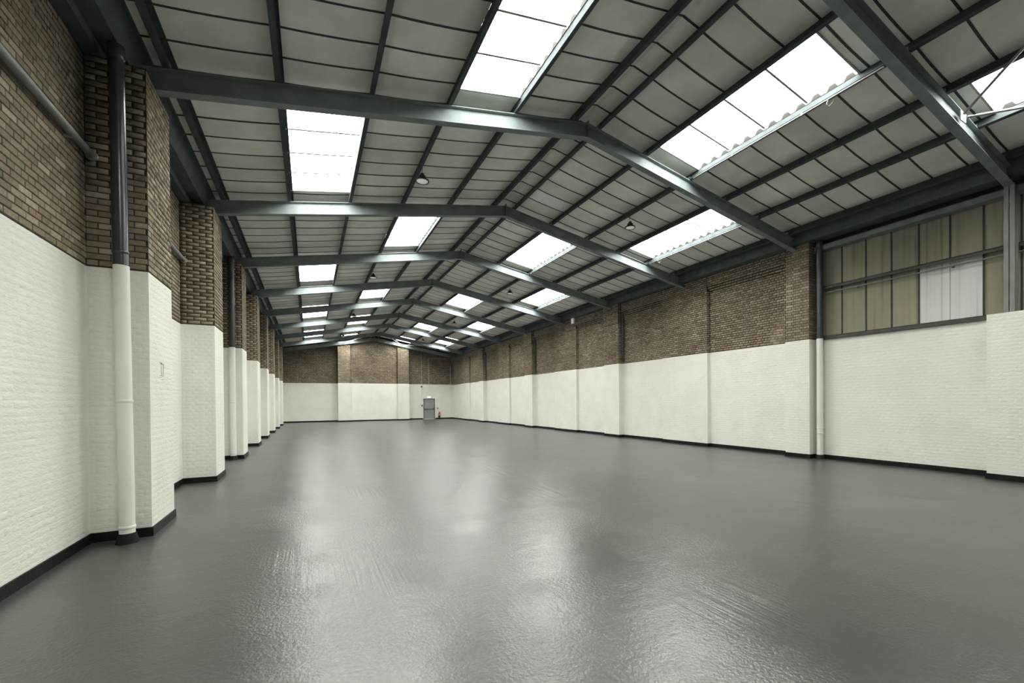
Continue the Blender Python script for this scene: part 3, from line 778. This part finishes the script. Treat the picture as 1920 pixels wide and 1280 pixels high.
# ------------------------------------------------------------------ door and fittings of the far wall
root = empty('door_1', (10.40, YF, 0)); inv = Matrix.Translation(root.location).inverted()
tag(root, 'grey steel fire exit door with push bar in the far wall', 'door', kind='structure')
def P(mbq, nm, mt): q = mbq.build(nm, mt, root); q.matrix_parent_inverse = inv; return q
x0, x1 = 9.85, 10.95
mb = MB(); mb.box(x0, x0 + .07, YF - .05, YF + .02, 0, 2.02); mb.box(x1 - .07, x1, YF - .05, YF + .02, 0, 2.01); mb.box(x0, x1, YF - .05, YF + .02, 1.94, 2.01); P(mb, 'frame', 'door_frame')
mb = MB(); mb.box(x0 + .07, x1 - .07, YF - .03, YF + .01, .05, 1.94); P(mb, 'leaf', 'door_grey')
mb = MB(); mb.box(x0 + .05, x1 - .05, YF - .06, YF + .01, 0, .05); P(mb, 'threshold', 'threshold_steel')
P(MB().tube([(x0 + .1, YF - .10, .98), (x1 - .12, YF - .10, .98)], .022, 10), 'push_bar', 'metal_bar')
for xx in (x0 + .09, x1 - .15):
    mb = MB(); mb.box(xx, xx + .07, YF - .12, YF - .03, .92, 1.12 if xx > 10 else 1.04); P(mb, 'bar_bracket', 'metal_bar')
for zz in (.3, 1.0, 1.7):
    P(MB().tube([(x0 + .075, YF - .035, zz), (x0 + .075, YF - .035, zz + .1)], .012, 8), 'hinge', 'metal_bar')

root = empty('exit_sign', (10.38, YF, 2.07)); inv = Matrix.Translation(root.location).inverted()
tag(root, 'small white emergency light box above the far door', 'sign')
mb = MB(); mb.box(10.21, 10.55, YF - .05, YF, 2.08, 2.22); P(mb, 'housing', 'plastic_white')
mb = MB(); mb.box(10.22, 10.54, YF - .056, YF - .05, 2.09, 2.21); P(mb, 'diffuser', 'exit_lightbox')

root = empty('fire_extinguisher', (11.36, YF - .12, 0.10)); inv = Matrix.Translation(root.location).inverted()
tag(root, 'red and black fire extinguisher on the far wall beside the door', 'extinguisher')
c = (11.36, YF - .12, 0.10)
P(MB().lathe([(0, 0), (.085, .0), (.088, .02), (.088, .22)], c, 18), 'lower_band', 'rubber_black')
P(MB().lathe([(.088, .22), (.088, .42), (.075, .47), (.03, .50)], c, 18), 'cylinder', 'extinguisher_red')
P(MB().lathe([(.03, .50), (.03, .54), (.02, .56), (0, .56)], c, 12), 'valve', 'rubber_black')
mb = MB(); mb.box(c[0] - .02, c[0] + .10, c[1] - .015, c[1] + .015, .655, .69); P(mb, 'handle', 'rubber_black')
P(MB().tube([(c[0] + .03, c[1] - .03, .63), (c[0] + .12, c[1] - .04, .60), (c[0] + .13, c[1] - .05, .45), (c[0] + .11, c[1] - .06, .32)], .014, 8), 'hose', 'rubber_black')
mb = MB(); mb.box(c[0] - .06, c[0] + .06, c[1] - .10, c[1] - .085, .36, .46); P(mb, 'label_plate', 'label_cream')
mb = MB(); mb.box(c[0] - .05, c[0] + .05, YF - .04, YF, .50, .56); P(mb, 'wall_bracket', 'rubber_black')

def wallbox(x, z, w, h, label, name, mt='plastic_grey'):
    r_ = empty(name, (x, YF, z)); tag(r_, label, 'wall box')
    i_ = Matrix.Translation(r_.location).inverted()
    mb = MB(); mb.box(x - w / 2, x + w / 2, YF - .06, YF, z - h / 2, z + h / 2); q = mb.build('case', mt, r_); q.matrix_parent_inverse = i_
    mb = MB(); mb.box(x - w / 4, x + w / 4, YF - .072, YF - .06, z - h / 4, z + h / 4); q = mb.build('front', 'rubber_black', r_); q.matrix_parent_inverse = i_
wallbox(9.68, 3.17, .14, .17, 'small dark box high on the far wall left of the door', 'junction_box')
wallbox(9.69, 1.34, .13, .17, 'small dark alarm call point on the far wall left of the door', 'call_point')
wallbox(11.24, 1.05, .12, .12, 'small grey square box above the fire extinguisher', 'wall_socket')
def conduit(pts, label, r=.027, mt='conduit_dull'):
    root = empty('wall_conduit', pts[0]); inv = Matrix.Translation(root.location).inverted(); tag(root, label, 'conduit', group='conduits on the far wall')
    q = MB().tube(pts, r, 8).build('tube', mt, root); q.matrix_parent_inverse = inv
    for t in (.25, .6, .9):
        p = Vector(pts[0]).lerp(Vector(pts[1]), t)
        q = MB().box(p.x - .028, p.x + .028, p.y - .005, YF, p.z - .012, p.z + .012).build('saddle', mt, root); q.matrix_parent_inverse = inv
yc_ = YF - .025
conduit([(9.68, yc_, 6.40), (9.68, yc_, 3.40)], 'thin vertical conduit on the far wall left of the door, bare brick part')
conduit([(9.68, yc_, 3.40), (9.69, yc_, 1.43)], 'white painted vertical conduit on the far wall down to the call point', .018, 'pipe_white')
conduit([(10.37, yc_, 5.97), (10.37, yc_, 3.40)], 'thin vertical conduit on the far wall above the door')
conduit([(10.37, yc_, 3.40), (10.37, yc_, 2.22)], 'white painted vertical conduit dropping to the light box over the door', .018, 'pipe_white')
conduit([(10.37, yc_, 5.97), (12.74, yc_, 5.99)], 'thin horizontal conduit high on the far wall at right')
conduit([(12.56, yc_, 5.3), (12.56, yc_, 3.40)], 'vertical conduit near the far right corner, bare brick part', .035)
conduit([(12.56, yc_, 3.40), (12.56, yc_, .12)], 'white painted vertical conduit near the far right corner', .035, 'pipe_white')

root = empty('emergency_light', (XQ, 19.62, 5.97)); inv = Matrix.Translation(root.location).inverted()
tag(root, 'small white bulkhead light high on the right brick wall', 'lamp')
mb = MB(); mb.box(XQ - .09, XQ, 19.50, 19.74, 5.82, 6.12); P(mb, 'housing', 'plastic_white')
mb = MB(); mb.box(XQ - .11, XQ - .09, 19.52, 19.72, 5.84, 6.10); P(mb, 'diffuser', 'lamp_lens')
P(MB().tube([(XQ - .03, 19.62, 6.12), (XQ - .03, 19.62, 6.2)], .012, 8), 'cable_entry', 'rubber_black')

# scars of old fixings hacked off the piers, and painted-over plates
def scar(par, axis, plane, y, z, painted_over):
    sgn = 1 if axis == 'x+' else -1; mb = MB()
    for k in range(9):
        w, h, d = random.uniform(.03, .09), random.uniform(.012, .035), random.uniform(.006, .016)
        a, c = y + random.uniform(-.12, .12), z + random.uniform(-.14, .14)
        mb.add([(plane, a - w / 2, c - h / 2), (plane, a + w / 2, c - h * .3), (plane, a + w * .4, c + h / 2), (plane, a - w / 2, c + h * .4), (plane + sgn * d, a, c), (plane + sgn * d * .8, a + w * .15, c + h * .1)],
               [(0, 1, 5, 4), (1, 2, 5), (2, 3, 4, 5), (3, 0, 4)] if sgn > 0 else [(4, 5, 1, 0), (5, 2, 1), (5, 4, 3, 2), (4, 0, 3)])
    if painted_over:
        for (a0, a1, c0, c1) in ((-.055, .055, .07, .085), (-.055, .055, -.085, -.07), (-.055, -.04, -.085, .085), (.04, .055, -.085, .085)):
            mb.box(min(plane, plane + sgn * .009), max(plane, plane + sgn * .009), y + a0, y + a1, z + c0, z + c1)
    mb.build('fixing_scar', 'white_paint' if painted_over else 'scar_mortar', par)
lp = [c for c in wall_left.children if c.name.startswith('pier')][2]
scar(lp, 'x+', XLP + .004, 7.66, 4.32, False); scar(lp, 'x+', XLP + .001, 7.66, 2.16, True)
rp = [c for c in wall_right.children if c.name.startswith('pier')]
scar(rp[0], 'x-', XP - .004, 7.58, 4.33, False); scar(rp[0], 'x-', XP - .001, 7.55, 2.23, True)
scar(rp[1], 'x-', XP - .004, 16.3, 4.68, False); scar(rp[1], 'x-', XP - .001, 16.3, 2.29, True)
# ------------------------------------------------------------------ finish the brickwork
bare_finish([wall_left, wall_right, wall_far])
paint_finish()
bpy.context.view_layer.update()
